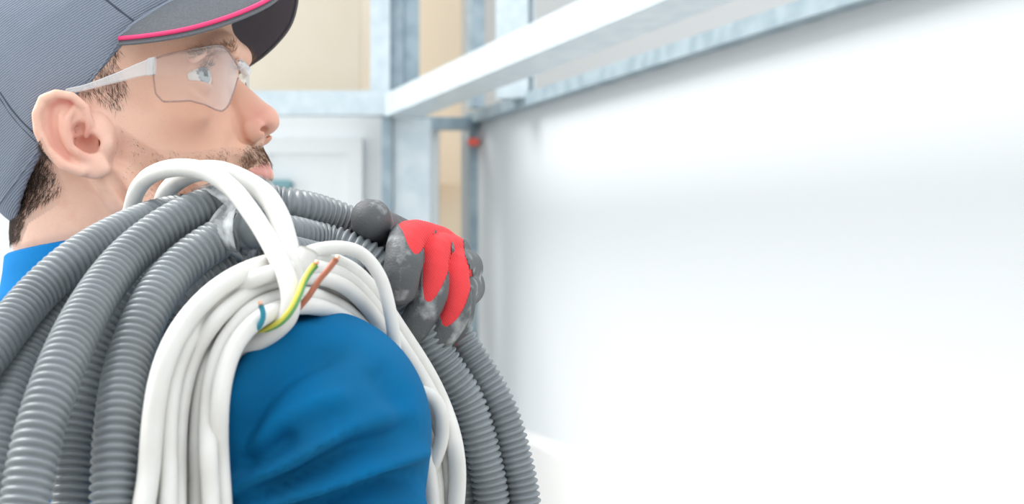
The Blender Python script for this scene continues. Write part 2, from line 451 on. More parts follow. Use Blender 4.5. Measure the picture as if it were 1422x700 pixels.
MID = 900.0
H = Field((-404, 792, -72), (-150, 1008, 226), 1.1)
outline = [(300,-20),(316,20),(323,48),(329,62),(330,74),(325,90),(321,110),(323,130),(331,150),(342,172),(352,190),(360,197),(364,205),(368,214),
 (371,222),(370.5,228),(366,233.5),(363,236),(368,239.5),(373,245),(374,252),(373,259),(377,269),(385,285),(389,300),(386,318),(370,332),(342,338),(300,334),(250,326),
 (205,318),(140,318),(70,300),(20,252),(-18,200),(-50,140),(-64,80),(-54,10),(-15,-48),(60,-88),(150,-94),(230,-76),(278,-48)]
hp = px_poly(outline, MID, n=5)
X2, Z2 = H.ax[0][:, None].astype(float), H.ax[2][None, :].astype(float)
d2 = poly_sdf(X2, Z2, hp)
# half width of the head narrows from skull to chin
cx, cz = mm(120, 80, MID)[[0, 2]]
tt = ((X2-cx)*.763-(Z2-cz)*.646)/.5
Wd = np.interp(tt, [-400, 60, 170, 260, 340, 420], [75, 75, 67, 56, 47, 42])
ay = np.abs(H.ax[1].astype(float)-MID)
def inflate(d2, Wd, depth):
    t = ay[None, :, None]/Wd[:, None, :]
    g = depth*(1-np.sqrt(1-np.minimum(t, .995)**2))+np.maximum(t-.995, 0)*Wd[:, None, :]*3
    return (d2[:, None, :]+g).astype(np.float32)
H.F = inflate(d2, Wd, 92.)
def both(f):
    for s in (-1, 1): f(s)
def hp3(px, py, lat, s=-1):
    """pixel of the near side at lateral offset lat; s=+1 mirrors it"""
    p = mm(px, py, MID-lat); p[1] = MID+s*lat; return p
# cheekbone, temple hollow, jaw
both(lambda s: H.ball(hp3(240, 158, 48, s), (24, 9, 12), 24))
both(lambda s: H.ball(hp3(225, 85, 86, s), (30, 13, 22), 16, 'sub'))
both(lambda s: H.ball(hp3(262, 218, 70, s), (24, 9, 16), 20, 'sub'))
both(lambda s: H.chain([hp3(165, 250, 60, s), hp3(205, 290, 57, s), hp3(270, 312, 46, s)], [9, 11, 9], 14))
# brow ridge and eye socket
H.chain([hp3(312, 66, 24, -1), hp3(317, 66, 8, -1), hp3(317, 66, 8, 1), hp3(312, 66, 24, 1)], [6, 6, 6, 6], 10)
both(lambda s: H.chain([hp3(313, 66, 22, s), hp3(296, 68, 37, s), hp3(270, 80, 50, s)], [6, 6, 5], 12))
both(lambda s: H.ball(hp3(296, 105, 34, s), (17, 13, 12.5), 11, 'sub'))
# nose
nose = px_poly([(326,80),(330,96),(332,109),(348,124),(367,141),(381,151),(387,162),(387,174),(380,183),(370,189),(361,197),(345,201),(325,198),(314,170),(308,130),(310,95)], MID, n=5)
dn = poly_sdf(X2, Z2, nose)
pyg = 350-Z2/.5
Wn = np.interp(pyg, [80, 105, 130, 150, 172, 200], [10, 10.5, 12, 14, 16, 15])+0*X2
H.F = smin(H.F, inflate(dn, Wn, 17.), 7)
both(lambda s: H.ball(hp3(347, 180, 13.5, s), (11, 6.5, 9.5), 4))
both(lambda s: H.chain([hp3(331, 164, 18, s), hp3(331, 180, 19.5, s), hp3(338, 195, 17, s), hp3(346, 200, 13, s)], [1.2, 1.8, 1.8, 1.2], 5, 'sub'))
both(lambda s: H.ball(hp3(362, 182, 11.5, s), (5.6, 5.5, 2.4), 1.6, 'sub', rot_y(28)))
# nasolabial fold, lips
both(lambda s: H.chain([hp3(325, 195, 27, s), hp3(323, 215, 31, s), hp3(328, 238, 31, s)], [2, 2.5, 1.5], 9, 'sub'))
both(lambda s: H.chain([hp3(367, 235.5, 0, s), hp3(360, 236, 12, s), hp3(344, 238.5, 24, s)], [1.6, 1.8, 1.2], 3.5, 'sub'))
both(lambda s: H.chain([hp3(368, 229, 3, s), hp3(361, 231, 13, s), hp3(347, 236, 22, s)], [2.4, 2.2, 1.0], 4))
both(lambda s: H.chain([hp3(369, 244, 0, s), hp3(362, 244, 13, s), hp3(348, 241, 22, s)], [4.2, 3.6, 1.5], 5))
both(lambda s: H.chain([hp3(368, 257, 0, s), hp3(358, 256, 15, s)], [2.0, 1.5], 7, 'sub'))
# eye lids
EYE = hp3(268, 109, 33); ER = 12.2
both(lambda s: H.ball((EYE[0], MID+s*33, EYE[2]), 13.9, 5))
lid = px_poly([(262,111),(267,101),(274,94.5),(284,91),(300,90),(312,98),(312,115),(298,117.5),(286,113.5),(274,111.5)], MID-44, n=4)
def lid_cut(X, Y, Z):
    d = poly_sdf(np.asarray(X, float)[:, :, 0], np.asarray(Z, float)[0], lid)[:, None, :]
    e = np.sqrt((X-EYE[0])**2+(np.abs(Y-MID)-33)**2+(Z-EYE[2])**2)-15.5
    return np.maximum(d, np.maximum(e, 6-np.abs(Y-MID)))
H.op(lid_cut, (EYE[0]-16, MID-52, EYE[2]-16), (EYE[0]+22, MID+52, EYE[2]+16), 1.2, 'sub')
both(lambda s: H.chain([hp3(262, 104, 45, s), hp3(272, 90, 47, s), hp3(288, 84.5, 44, s)], [.8, 1.1, .9], 3, 'sub'))
# neck
H.cone(mm(178, 215, MID), mm(140, 400, MID), 50, 48, 24)
H.cone(mm(126, 326, 903), mm(146, 430, 903), 51, 38, 20)
both(lambda s: H.chain([hp3(130, 232, 64, s), hp3(168, 280, 56, s), hp3(212, 345, 34, s)], [7, 8, 8], 10))
both(lambda s: H.chain([hp3(155, 246, 68, s), hp3(182, 280, 62, s), hp3(205, 310, 56, s)], [1.5, 2, 1.5], 9, 'sub'))
both(lambda s: H.chain([hp3(60, 318, 56, s), hp3(95, 326, 62, s), hp3(130, 328, 64, s)], [.8, 1.1, .8], 4, 'sub'))
# ear
EY = 811.
def ear_y(px, s=-1):
    lat = np.interp(px, [50, 100, 130, 160], [93, 86, 77, 66]); return lat
def ep(px, py, off=0, s=-1):
    lat = ear_y(px)+off; p = mm(px, py, EY); p[1] = MID+s*lat; return p
ear_out = px_poly([(80,126),(64,131),(54,146),(51,166),(55,188),(67,212),(85,231),(108,242),(128,245),(142,240),(144,230),(138,214),(133,196),(128,178),(122,160),(116,142),(100,128)], EY, n=5)
exs, ela = [mm(p, 0, EY)[0] for p in (50, 100, 130, 160)], [93, 86, 77, 66]
def ear_plate(X, Y, Z):
    d = poly_sdf(np.asarray(X, float)[:, :, 0], np.asarray(Z, float)[0], ear_out)[:, None, :]
    la = np.interp(np.asarray(X, float), exs, ela)
    return smax(d+1.0, np.abs(np.abs(Y-MID)-la+.8)-3.8, 5)
for s in (-1, 1):
    ylo, yhi = (MID-97, MID-66) if s < 0 else (MID+66, MID+97)
    H.ball(ep(118, 192, -10, s), (14, 13, 19), 6)
    H.op(ear_plate, (ear_out[:, 0].min(), ylo, ear_out[:, 1].min()), (ear_out[:, 0].max(), yhi, ear_out[:, 1].max()), 2.5)
    H.ball(ep(116, 200, 4, s), (8.5, 12, 7.5), 2.5, 'sub')
    H.ball(ep(110, 179, 4, s), (5.5, 8, 5), 2.5, 'sub')
    H.chain([ep(104, 146, 3.4, s), ep(87, 145, 3.2, s), ep(75, 154, 3.2, s), ep(73, 177, 3.2, s), ep(82, 202, 3.2, s), ep(98, 218, 3.6, s), ep(114, 227, 4.6, s)], [3.4, 4.0, 4.2, 4.0, 3.8, 3.2, 2.0], 1.0, 'sub')
    H.ball(ep(98, 161, 4, s), (5.5, 4.5, 6), 2.5, 'sub')
    H.chain([ep(114, 187, -1, s), ep(120, 172, 2, s), ep(115, 148, 3, s), ep(100, 134, 3.4, s), ep(80, 131, 3.5, s), ep(64, 139, 3.5, s), ep(56, 160, 3.5, s), ep(58, 184, 3.2, s), ep(69, 209, 3, s), ep(88, 229, 2.6, s), ep(110, 238, 2, s)], [2.0, 2.6, 2.8, 2.9, 2.9, 3.0, 3.0, 3.0, 3.0, 3.2, 3.6], 1.2)
    H.chain([ep(100, 150, 0, s), ep(92, 166, 1.2, s), ep(90, 186, 1.6, s), ep(97, 205, 1.6, s), ep(111, 216, 1.5, s), ep(126, 220, 1, s)], [2.0, 2.8, 3.2, 3.0, 2.8, 2.8], 2)
    H.ball(ep(128, 220, 1, s), (4, 3.4, 3.4), 2.5)
    H.ball(ep(124, 233, 0, s), (10, 4.5, 6), 5)
    H.ball(ep(140, 200, 2.5, s), (3.6, 4, 6.5), 3, rot=rot_y(-15))
    H.ball(ep(131, 195, -6, s), (1.7, 9, 3.6), 1.5, 'sub', rot_y(-18))

body = H.mesh('head_and_neck', M_skin, person, smooth=1)
nv = len(body.data.vertices); BV = np.empty(nv*3, np.float32); body.data.vertices.foreach_get('co', BV); BV = BV.reshape(-1, 3).astype(float)
BV = (BV-np.array([0, 0, ZC]))*1000
BN = np.empty(nv*3, np.float32); body.data.vertex_normals.foreach_get('vector', BN); BN = BN.reshape(-1, 3).astype(float)
near = BV.copy(); near[:, 1] = MID-np.abs(BV[:, 1]-MID)
bpx, bpy_ = ray_px(near)
col = np.tile(np.array([.86, .58, .46]), (nv, 1))
def tint(c, w):
    global col
    w = np.clip(w, 0, 1)[:, None]; col = col*(1-w)+np.array(c)*w
def blob(px, py, rx, ry): return np.exp(-(((bpx-px)/rx)**2+((bpy_-py)/ry)**2))
n1 = (np.sin(bpx*.21+np.sin(bpy_*.13)*2)*np.sin(bpy_*.17+np.sin(bpx*.11)*2))
tint((.84, .50, .38), .35+.12*n1*0)
tint((.77, .45, .315), .8*np.clip((bpx-150)/110, 0, 1)*(bpy_ < 330))
tint((.70, .30, .24), .55*blob(366, 165, 26, 24)+.35*blob(350, 150, 22, 30))
tint((.74, .36, .27), .35*blob(270, 180, 50, 35))
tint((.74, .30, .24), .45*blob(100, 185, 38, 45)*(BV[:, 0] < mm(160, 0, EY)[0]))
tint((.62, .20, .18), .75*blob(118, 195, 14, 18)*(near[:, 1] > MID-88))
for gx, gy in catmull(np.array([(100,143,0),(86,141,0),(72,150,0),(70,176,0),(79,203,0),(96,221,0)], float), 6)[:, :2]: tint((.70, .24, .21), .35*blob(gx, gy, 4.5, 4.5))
tint((.84, .55, .44), .45*blob(70, 290, 60, 40))
beard = [(150,165),(175,185),(205,205),(260,212),(310,205),(335,205),(345,198),(368,200),(372,228),(376,262),(390,300),(330,330),(215,310),(180,270),(160,215)]
bm_ = in_poly(bpx, bpy_, beard)
tint((.56, .36, .27), .30*bm_*np.clip((bpx-150)/90, 0, 1))
tint((.46, .32, .22), .5*in_poly(bpx, bpy_, [(334,212),(345,200),(362,198),(372,225),(360,229),(342,234)]))
lip = in_poly(bpx, bpy_, [(342,238.5),(356,231),(366,227),(376,228),(378,240),(376,249),(362,249),(350,243)])
tint((.66, .26, .23), .75*lip)
hairskin = in_poly(bpx, bpy_, [(-20,230),(20,255),(58,190),(70,215),(92,262),(80,285),(40,310),(30,335),(0,330)])
tint((.30, .20, .16), .55*hairskin*np.clip((100-bpx)/70, 0, 1))
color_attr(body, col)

def strands(name, sel, n, direction, length, r, mat, spread=.35, lift=.35, par=person, keep=None, lenvar=.4):
    idx = np.where(sel)[0]
    if not len(idx): return None
    pick = rng.choice(idx, n)
    V, F = [], []
    for i in pick:
        p, nn = BV[i], BN[i]
        d = np.array(direction(i) if callable(direction) else direction, float)
        d = d-nn*d.dot(nn); d /= np.linalg.norm(d)+1e-6
        sd = np.cross(nn, d); d = d+sd*rng.normal(0, spread); d /= np.linalg.norm(d)
        L = length*(1-lenvar+2*lenvar*rng.random())
        p0 = p+rng.normal(0, .5, 3); p0 = p0-nn*np.dot(p0-p, nn)-nn*.3
        m = p0+(d*.55+nn*lift*.7)*L; e = p0+(d+nn*lift*.8)*L
        a = np.cross(nn, d); a /= np.linalg.norm(a)+1e-6; b = np.cross(d, a)
        k = len(V)
        for q, rr in ((p0, r), (m, r*.75)):
            V += [q+a*rr, q-a*rr*.5+b*rr*.87, q-a*rr*.5-b*rr*.87]
        V.append(e)
        F += [(k, k+1, k+4, k+3), (k+1, k+2, k+5, k+4), (k+2, k, k+3, k+5), (k+3, k+4, k+6), (k+4, k+5, k+6), (k+5, k+3, k+6)]
    o = mesh_obj(name, W3(np.array(V)), F, mat, par); o['kind'] = 'stuff'
    return o
sd = 1.0
nape = in_poly(bpx, bpy_, [(-30,215),(15,255),(57,192),(64,212),(82,245),(88,268),(60,280),(36,300),(27,333),(-10,330)])
fade = rng.random(nv) < np.clip(1.15-(bpx-5)/110-(bpy_-200)/420, .05, 1)
strands('nape_hair', nape & fade, 11000, (-.45, .12, -1), 5.5, .10, M_hair, .25, .30)
side = in_poly(bpx, bpy_, [(100,128),(118,105),(150,68),(168,62),(160,85),(176,112),(172,140),(160,152),(140,138),(120,132)])
strands('sideburn_hair', side, 1500, (.35, 0, -1), 5.0, .09, M_hair, .3, .22)
edge_fade = rng.random(nv) < np.clip((bpx-150)/140, .06, 1)
strands('stubble', bm_ & edge_fade & ~lip, 5200, (.55, 0, -1), 2.4, .085, M_stub, .5, .35)
mus = in_poly(bpx, bpy_, [(333,222),(340,208),(352,200),(364,200),(369,212),(372,224),(362,228),(346,234),(338,234)])
strands('moustache', mus, 950, (.15, 0, -1), 4.2, .085, M_stub, .4, .35)
chin = in_poly(bpx, bpy_, [(366,251),(378,250),(392,285),(388,310),(350,320),(340,270)])
strands('chin_stubble', chin, 1000, (.3, 0, -1), 4.0, .10, M_stub, .4, .5)
brow = in_poly(bpx, bpy_, [(262,74),(285,66),(310,60),(326,58),(331,68),(326,74),(306,72),(285,76),(266,82)])
strands('eyebrow', brow, 1000, (-.5, -.3, .35), 5.5, .10, M_brow, .45, .45)
lash = in_poly(bpx, bpy_, [(266,101),(273,92),(285,89.5),(300,89),(300,92.5),(284,94),(275,97),(268,104)])
strands('eyelash', lash & (np.linalg.norm(near-EYE, axis=1) < 15.5), 160, (.7, -.5, .3), 6.0, .12, M_hair, .3, .8)

# eyes
M_eye = new_mat('eyeball', (.9, .9, .9, 1), .08); use_attr(M_eye)
gaze = np.array([.80, -.52, .17]); gaze /= np.linalg.norm(gaze)
for s in (-1, 1):
    bmv = bmesh.new(); bmesh.ops.create_uvsphere(bmv, u_segments=64, v_segments=48, radius=ER)
    V = np.array([v.co[:] for v in bmv.verts]); F = [[v.index for v in f.verts] for f in bmv.faces]; bmv.free()
    g = gaze if s < 0 else np.array([.80, -.30, .36]); g = g/np.linalg.norm(g)
    ca = (V/ER) @ g; ang = np.degrees(np.arccos(np.clip(ca, -1, 1)))
    V = V*(1+.055*np.clip(1-ang/30, 0, 1)**.6)[:, None]
    cc = np.tile(np.array([.80, .77, .75]), (len(V), 1))
    cc[ang < 29] = (.20, .25, .28); cc[ang < 26] = (.42, .50, .54); cc[ang < 15] = (.36, .44, .46); cc[ang < 10] = (.02, .02, .02)
    o = mesh_obj('eye', W3(V+np.array([EYE[0], MID+s*33, EYE[2]])), F, M_eye, person); color_attr(o, cc)

#==SHIRT==
M_shirt = new_mat('blue_cotton', srgb(8, 100, 150), .85, spec=.2)
noise_mix(M_shirt, srgb(22, 96, 138), 26, .35, .75); noise_bump(M_shirt, 1500, .15, .0006, 2)
nodes(M_shirt)[2].inputs['Specular IOR Level'].default_value = .08
fwd = np.array([.76, .65]); rgt = np.array([.65, -.76]); nb = np.array([-288., 905.])
S = Field((-520, 575, -500), (30, 1200, 45), 2.6)
def torso(Xx, Y, Z):
    dx, dy = Xx-nb[0]+6, Y-nb[1]-10
    a = dx*rgt[0]+dy*rgt[1]; b = dx*fwd[0]+dy*fwd[1]-10
    A = np.interp(np.asarray(Z), [-900, -500, -380, -200, -90, 0], [165, 158, 156, 160, 120, 60]); B = np.interp(np.asarray(Z), [-900, -500, -300, -160, -90, -40, 0], [118, 112, 118, 115, 85, 48, 40])
    d = (np.sqrt((a/A)**2+(b/B)**2)-1)*np.minimum(A, B)
    return smax(d, Z+15, 40)
S.op(torso, (-560, 600, -560), (40, 1240, 10), 0)
SH_R = np.array([-104., 674., -94.]); EL_R = np.array([-98., 668., -380.])
nbase = np.array([nb[0], nb[1], -42.])
SH_L = np.array([-405., 1118., -118.])
S.cone(nbase, SH_R+np.array([-8, 30, 8]), 58, 44, 40)
S.cone(nbase+np.array([10, 10, -10]), SH_L+np.array([0, -30, 0]), 50, 46, 30)
S.ball(SH_R, (60, 62, 61), 35)
S.cone(SH_R, EL_R, 58, 54, 12)
S.cone(EL_R, (-60, 690, -600), 54, 42, 10)
# left arm folded across the chest to the hand on the hoses
WR_L = mm(568, 450, 900); EL_L = np.array([-190., 1085., -205.])
S.cone(SH_L, EL_L, 58, 50, 25)
S.cone(EL_L, WR_L, 50, 30, 8)
S.cone(mm(142, 338, 900), mm(135, 420, 900), 50, 54, 15)
# folds of the sleeve: (pixel line, height mm, width px)
SV, SQ = nets(S.F, S.lo, S.h); SV = relax(SV, SQ, 2)
def vnorm(V, Q):
    n = np.cross(V[Q[:, 2]]-V[Q[:, 0]], V[Q[:, 3]]-V[Q[:, 1]]); N = np.stack([sum(np.bincount(Q[:, c], n[:, i], len(V)) for c in range(4)) for i in range(3)], 1)
    return N/(np.linalg.norm(N, axis=1)[:, None]+1e-9)
SN = vnorm(SV, SQ)
qx, qy = ray_px(SV)
folds = [([(318,690),(345,668),(400,643),(440,620),(486,596)], 8, 12), ([(350,686),(400,668),(445,644),(490,622),(560,604)], -7, 13),
 ([(320,716),(350,704),(420,684),(480,662),(530,644),(580,630),(610,628)], 8, 11), ([(360,736),(410,716),(480,692),(540,670),(610,658)], -8, 16),
 ([(330,652),(370,628),(410,600)], -6, 15), ([(320,580),(345,515),(385,475),(440,452)], 4.5, 13), ([(330,625),(362,555),(415,508),(485,480)], -5, 17),
 ([(345,640),(390,588),(435,562),(490,550)], 4.5, 18), ([(520,505),(550,555),(568,605)], -3.5, 18), ([(480,600),(530,580),(585,575)], 3, 18), ([(480,770),(540,725),(620,690)], 8, 18), ([(300,770),(400,750),(520,715)], 6, 16)]
hh = np.zeros(len(SV))
for pts, A, w in folds:
    P = catmull(np.array([(a, b, 0) for a, b in pts], float), 8)[:, :2]
    d = np.full(len(SV), 1e9); tb = np.zeros(len(SV))
    sel = (SV[:, 1] < 740) & (qx > 280) & (qx < 640) & (qy > 420) & (qy < 820); ii = np.where(sel)[0]
    D = np.hypot(qx[ii, None]-P[None, :, 0], qy[ii, None]-P[None, :, 1]); jm = D.argmin(1)
    t = jm/(len(P)-1); env = np.clip(np.minimum(t, 1-t)/.18, 0, 1)
    hh[ii] += A*np.exp(-(D[np.arange(len(ii)), jm]/w)**2)*(.25+.75*env)
hh *= 1.55*np.clip(-SN[:, 1]*1.6, 0, 1)
SV = relax(SV+SN*hh[:, None], SQ, 1)
shirt = fast_mesh('shirt', SV, SQ, M_shirt, person)
# ribbed collar standing round the neck
M_coll = new_mat('blue_rib_knit', srgb(0, 128, 200), .85, spec=.2); wave(M_coll, 420, (0, 0, .4), .5, .0008, srgb(0, 104, 170), .6, .4)
cc0 = mm(133, 345, 900)
th = np.linspace(0, 2*np.pi, 120, endpoint=False)
prof = [(0, 0), (1.6, 2.2), (3.2, 0.6), (4.2, -10), (6.5, -24), (11, -38), (8, -40), (2.5, -25), (.5, -10)]
V, Q = [], []
for a in th:
    for e, z in prof:
        V.append([cc0[0]+(56.5+e)*math.cos(a), 902+(60+e)*math.sin(a), cc0[2]+3+math.cos(a)*10+z])
npf = len(prof)
for i in range(120):
    for j in range(npf):
        Q.append([i*npf+j, ((i+1) % 120)*npf+j, ((i+1) % 120)*npf+(j+1) % npf, i*npf+(j+1) % npf])
fast_mesh('collar', np.array(V), np.array(Q), M_coll, shirt)

# trousers and boots, below the picture
M_trs = new_mat('dark_work_trousers', srgb(52, 60, 72), .9); noise_bump(M_trs, 800, .2, .001)
T = Field((-520, 680, -1480), (-60, 1160, -500), 9.0)
T.op(lambda Xx, Y, Z: smax(smax((np.sqrt((((Xx-nb[0]+6)*rgt[0]+(Y-nb[1]-10)*rgt[1])/164)**2+(((Xx-nb[0]+6)*fwd[0]+(Y-nb[1]-10)*fwd[1]-10)/120)**2)-1)*120, Z+535, 10), -(Z+720), 30), (-520, 690, -740), (-60, 1140, -520), 0)
hip = np.array([nb[0], nb[1]+10])
for s in (-1, 1):
    h0 = hip+rgt*80*s
    T.cone((h0[0], h0[1], -680), (h0[0]+fwd[0]*15, h0[1]+fwd[1]*15, -1060), 88, 64, 30); T.cone((h0[0]+fwd[0]*15, h0[1]+fwd[1]*15, -1060), (h0[0], h0[1], -1450), 64, 55, 15)
T.mesh('trousers', M_trs, person, smooth=1)
M_boot = new_mat('brown_boot_leather', srgb(92, 66, 44), .6); noise_bump(M_boot, 300, .2)
for s in (-1, 1):
    h0 = hip+rgt*80*s; K = Field((h0[0]-150, h0[1]-150, -1521), (h0[0]+260, h0[1]+260, -1380), 6.0)
    K.cone((h0[0], h0[1], -1390), (h0[0], h0[1], -1470), 48, 44, 0)
    K.chain([(h0[0]-fwd[0]*25, h0[1]-fwd[1]*25, -1480), (h0[0]+fwd[0]*90, h0[1]+fwd[1]*90, -1480), (h0[0]+fwd[0]*165, h0[1]+fwd[1]*165, -1488)], [38, 44, 34], 15)
    K.op(lambda Xx, Y, Z: smax(-(Z+1517), 0*Xx+0*Y-1e3, 0)*-1, (h0[0]-150, h0[1]-150, -1600), (h0[0]+260, h0[1]+260, -1300), 0, 'none') if False else None
    K.F = np.maximum(K.F, -(K.ax[2][None, None, :]+1518.5))
    K.mesh('boot', M_boot, person, smooth=1)

#==HOSES==
HR = 11.0
hoses = {
 'A': [(5,830,.54),(32,715,.555),(52,610,.57),(84,512,.595),(125,428,.63),(175,360,.665),(235,312,.69),(290,287,.71),(340,277,.73),(390,284,.755),(431,291,.775),(474,305,.79),(525,330,.80),(575,375,.81),(618,440,.81),(655,498,.805),(692,560,.80),(714,630,.80),(728,702,.80),(736,830,.80)],
 'B': [(157,830,.57),(158,710,.58),(163,600,.595),(178,505,.62),(209,425,.645),(250,371,.67),(300,334,.69),(345,318,.71),(390,322,.745),(431,331,.765),(480,343,.78),(525,368,.79),(570,420,.80),(602,480,.805),(630,525,.80),(652,562,.80),(671,630,.80),(684,702,.80),(690,830,.80)],
 'C': [(160,830,.65),(165,720,.655),(172,620,.66),(186,540,.67),(203,480,.68),(228,434,.685),(262,399,.69),(300,372,.70),(340,353,.71),(380,350,.735),(430,360,.76),(490,374,.785),(540,410,.80),(575,460,.805),(602,520,.81),(626,590,.81),(640,640,.81),(646,702,.81),(650,830,.81)],
 'D': [(-95,620,.60),(-40,525,.62),(2,468,.645),(46,413,.67),(100,363,.69),(160,326,.72),(225,300,.75),(290,293,.775),(350,297,.80),(410,305,.815),(460,318,.825),(510,345,.83),(560,390,.832),(605,450,.833),(640,520,.835),(665,600,.835),(675,700,.835),(680,830,.835)],
 'E': [(88,830,.63),(98,705,.64),(104,620,.65),(122,535,.66),(148,462,.68),(180,408,.70),(220,368,.72),(270,342,.74),(330,330,.765),(390,330,.79),(450,342,.81),(510,372,.82),(560,430,.83),(590,495,.832),(615,570,.835),(628,650,.835),(632,720,.835),(636,830,.835)],
 'F': [(-22,830,.59),(-12,705,.60),(-2,610,.62),(20,530,.645),(62,460,.68),(120,400,.71),(180,352,.74),(240,325,.77),(320,312,.80),(390,318,.825),(450,330,.84),(510,362,.848),(555,415,.852),(590,480,.855),(620,550,.858),(645,640,.858),(652,720,.858),(656,830,.858)],
}
paths = {k: resample(catmull(pxpath(v), 16), 4.0) for k, v in hoses.items()}
def push(paths, rad, iters=40, move=None):
    """slide lines of cable along the line of sight until they no longer share space"""
    keys = list(paths)
    for it in range(iters):
        worst = 0
        for i in range(len(keys)):
            for j in range(i+1, len(keys)):
                a, b = paths[keys[i]], paths[keys[j]]; R = rad[keys[i]]+rad[keys[j]]+.3
                D = a[:, None, :]-b[None, :, :]; dist = np.sqrt((D**2).sum(2))
                for (P, Qp, dd, sg, key) in ((a, b, dist, 1, keys[i]), (b, a, dist.T, -1, keys[j])):
                    if move and key not in move: continue
                    jm = dd.argmin(1); dm = dd[np.arange(len(P)), jm]; m = dm < R
                    if not m.any(): continue
                    worst = max(worst, (R-dm).max())
                    dy = P[:, 1]-Qp[jm, 1]; sgn = np.where(np.abs(dy) < .3, sg, np.sign(dy))
                    amt = np.where(m, (R-dm)*.35*sgn, 0); amt = np.convolve(amt, np.hanning(9)/np.hanning(9).sum(), 'same')
                    P *= ((P[:, 1]+amt)/P[:, 1])[:, None]
        if worst < .3: break
    return worst
push(paths, {k: HR for k in paths}, 140)
M_hose = new_mat('grey_corrugated_plastic', srgb(118, 124, 128), .38, spec=.5)
noise_mix(M_hose, srgb(132, 139, 143), 30, .35, .7); noise_bump(M_hose, 700, .08, .0005)
pitch = 4.0
hose_lab = {
 'A': 'uppermost grey corrugated hose passing under the worker\'s chin and hanging outermost below the glove',
 'B': 'grey corrugated hose hanging next to the white cables, wrapped in clear tape at its bend',
 'C': 'shadowed grey corrugated hose lying lowest, against the white cable coil',
 'D': 'grey corrugated hose closest to the blue collar, leaving the picture at the left edge',
 'E': 'dark grey corrugated hose in the gap between the two broad hoses at lower left',
 'F': 'grey corrugated hose mostly hidden behind the others at the lower left edge'}
hose_obj = {}
for k, P in paths.items():
    P = smooth_path(P, 6); P = resample(P, pitch/6)
    ph = np.arange(len(P))/6*2*np.pi
    R = HR-2.1*np.clip((1-np.cos(ph))/2, 0, 1)**1.5
    V, Q = sweep(P, R, 28)
    o = fast_mesh('corrugated_hose', V, Q, M_hose); hose_obj[k] = o
    tag(o, hose_lab[k], 'hose', 'corrugated hoses carried on the shoulder')

# clear tape round the hoses where they bend over the shoulder
M_tape = bpy.data.materials.new('clear_tape'); M_tape.use_nodes = True
n = M_tape.node_tree.nodes; l = M_tape.node_tree.links; n.clear()
out = n.new('ShaderNodeOutputMaterial'); tp = n.new('ShaderNodeBsdfTransparent'); gl = n.new('ShaderNodeBsdfPrincipled')
gl.inputs['Base Color'].default_value = (.75, .78, .8, 1); gl.inputs['Roughness'].default_value = .12
mx = n.new('ShaderNodeMixShader'); tc = n.new('ShaderNodeTexCoord'); nz = n.new('ShaderNodeTexNoise'); nz.inputs['Scale'].default_value = 90; nz.inputs['Detail'].default_value = 3
l.new(tc.outputs['Object'], nz.inputs['Vector']); rp = n.new('ShaderNodeMapRange'); rp.inputs['From Min'].default_value = .42; rp.inputs['From Max'].default_value = .72; rp.inputs['To Min'].default_value = .30; rp.inputs['To Max'].default_value = .95
l.new(nz.outputs['Fac'], rp.inputs['Value']); l.new(rp.outputs['Result'], mx.inputs[0]); l.new(tp.outputs[0], mx.inputs[1]); l.new(gl.outputs[0], mx.inputs[2]); l.new(mx.outputs[0], out.inputs[0])
bp = n.new('ShaderNodeBump'); bp.inputs['Strength'].default_value = .6; bp.inputs['Distance'].default_value = .002; l.new(nz.outputs['Fac'], bp.inputs['Height']); l.new(bp.outputs['Normal'], gl.inputs['Normal'])
def at_px(P, px):
    q, _ = ray_px(P); return P[np.abs(q-px).argmin()]
st = []
for i in range(15):
    f = i/14
    cs = [at_px(paths['A'], 285+45*f), at_px(paths['B'], 318+40*f), at_px(paths['C'], 322+45*f)]
    st.append(cs)
st = np.array(st); ctr = st.mean(1); Tn = np.gradient(ctr, axis=0); Tn /= np.linalg.norm(Tn, axis=1)[:, None]
V, Q = [], []; ns = 72
def hull2(p):
    p = sorted(map(tuple, p)); lo, up = [], []
    for lst, seq in ((lo, p), (up, p[::-1])):
        for q in seq:
            while len(lst) > 1 and (lst[-1][0]-lst[-2][0])*(q[1]-lst[-2][1])-(lst[-1][1]-lst[-2][1])*(q[0]-lst[-2][0]) <= 0: lst.pop()
            lst.append(q)
    return np.array(lo[:-1]+up[:-1])
for i in range(15):
    t = Tn[i]; u = np.cross(t, [0, 1, 0]); u /= np.linalg.norm(u); v = np.cross(t, u)
    pts = []
    for c in st[i]:
        r = c-ctr[i]; a = np.linspace(0, 2*np.pi, 40)
        pts += list(np.stack([r.dot(u)+(HR+.7)*np.cos(a), r.dot(v)+(HR+.7)*np.sin(a)], 1))
    hl = hull2(pts); hl = np.vstack([hl, hl[:1]])
    L = np.r_[0, np.cumsum(np.linalg.norm(np.diff(hl, axis=0), axis=1))]
    k0 = np.arctan2(hl[:-1, 1], hl[:-1, 0]).argmin()
    s = (np.linspace(0, L[-1], ns, endpoint=False)+L[k0]) % L[-1]
    x = np.interp(s, L, hl[:, 0]); y = np.interp(s, L, hl[:, 1])
    wr = .5*np.sin(np.arange(ns)*1.3+i*1.7)+.4*np.sin(np.arange(ns)*.53-i*2.3)
    sc = 1+(wr+1.0)/50
    # slack tape dips between the hoses
    V += list(ctr[i]+(x*sc)[:, None]*u+(y*sc)[:, None]*v)
for i in range(14):
    for j in range(ns): Q.append([i*ns+j, i*ns+(j+1) % ns, (i+1)*ns+(j+1) % ns, (i+1)*ns+j])
tape = fast_mesh('packing_tape', np.array(V), np.array(Q), M_tape)
tag(tape, 'crinkled clear packing tape binding the grey hoses at the bend', 'tape')

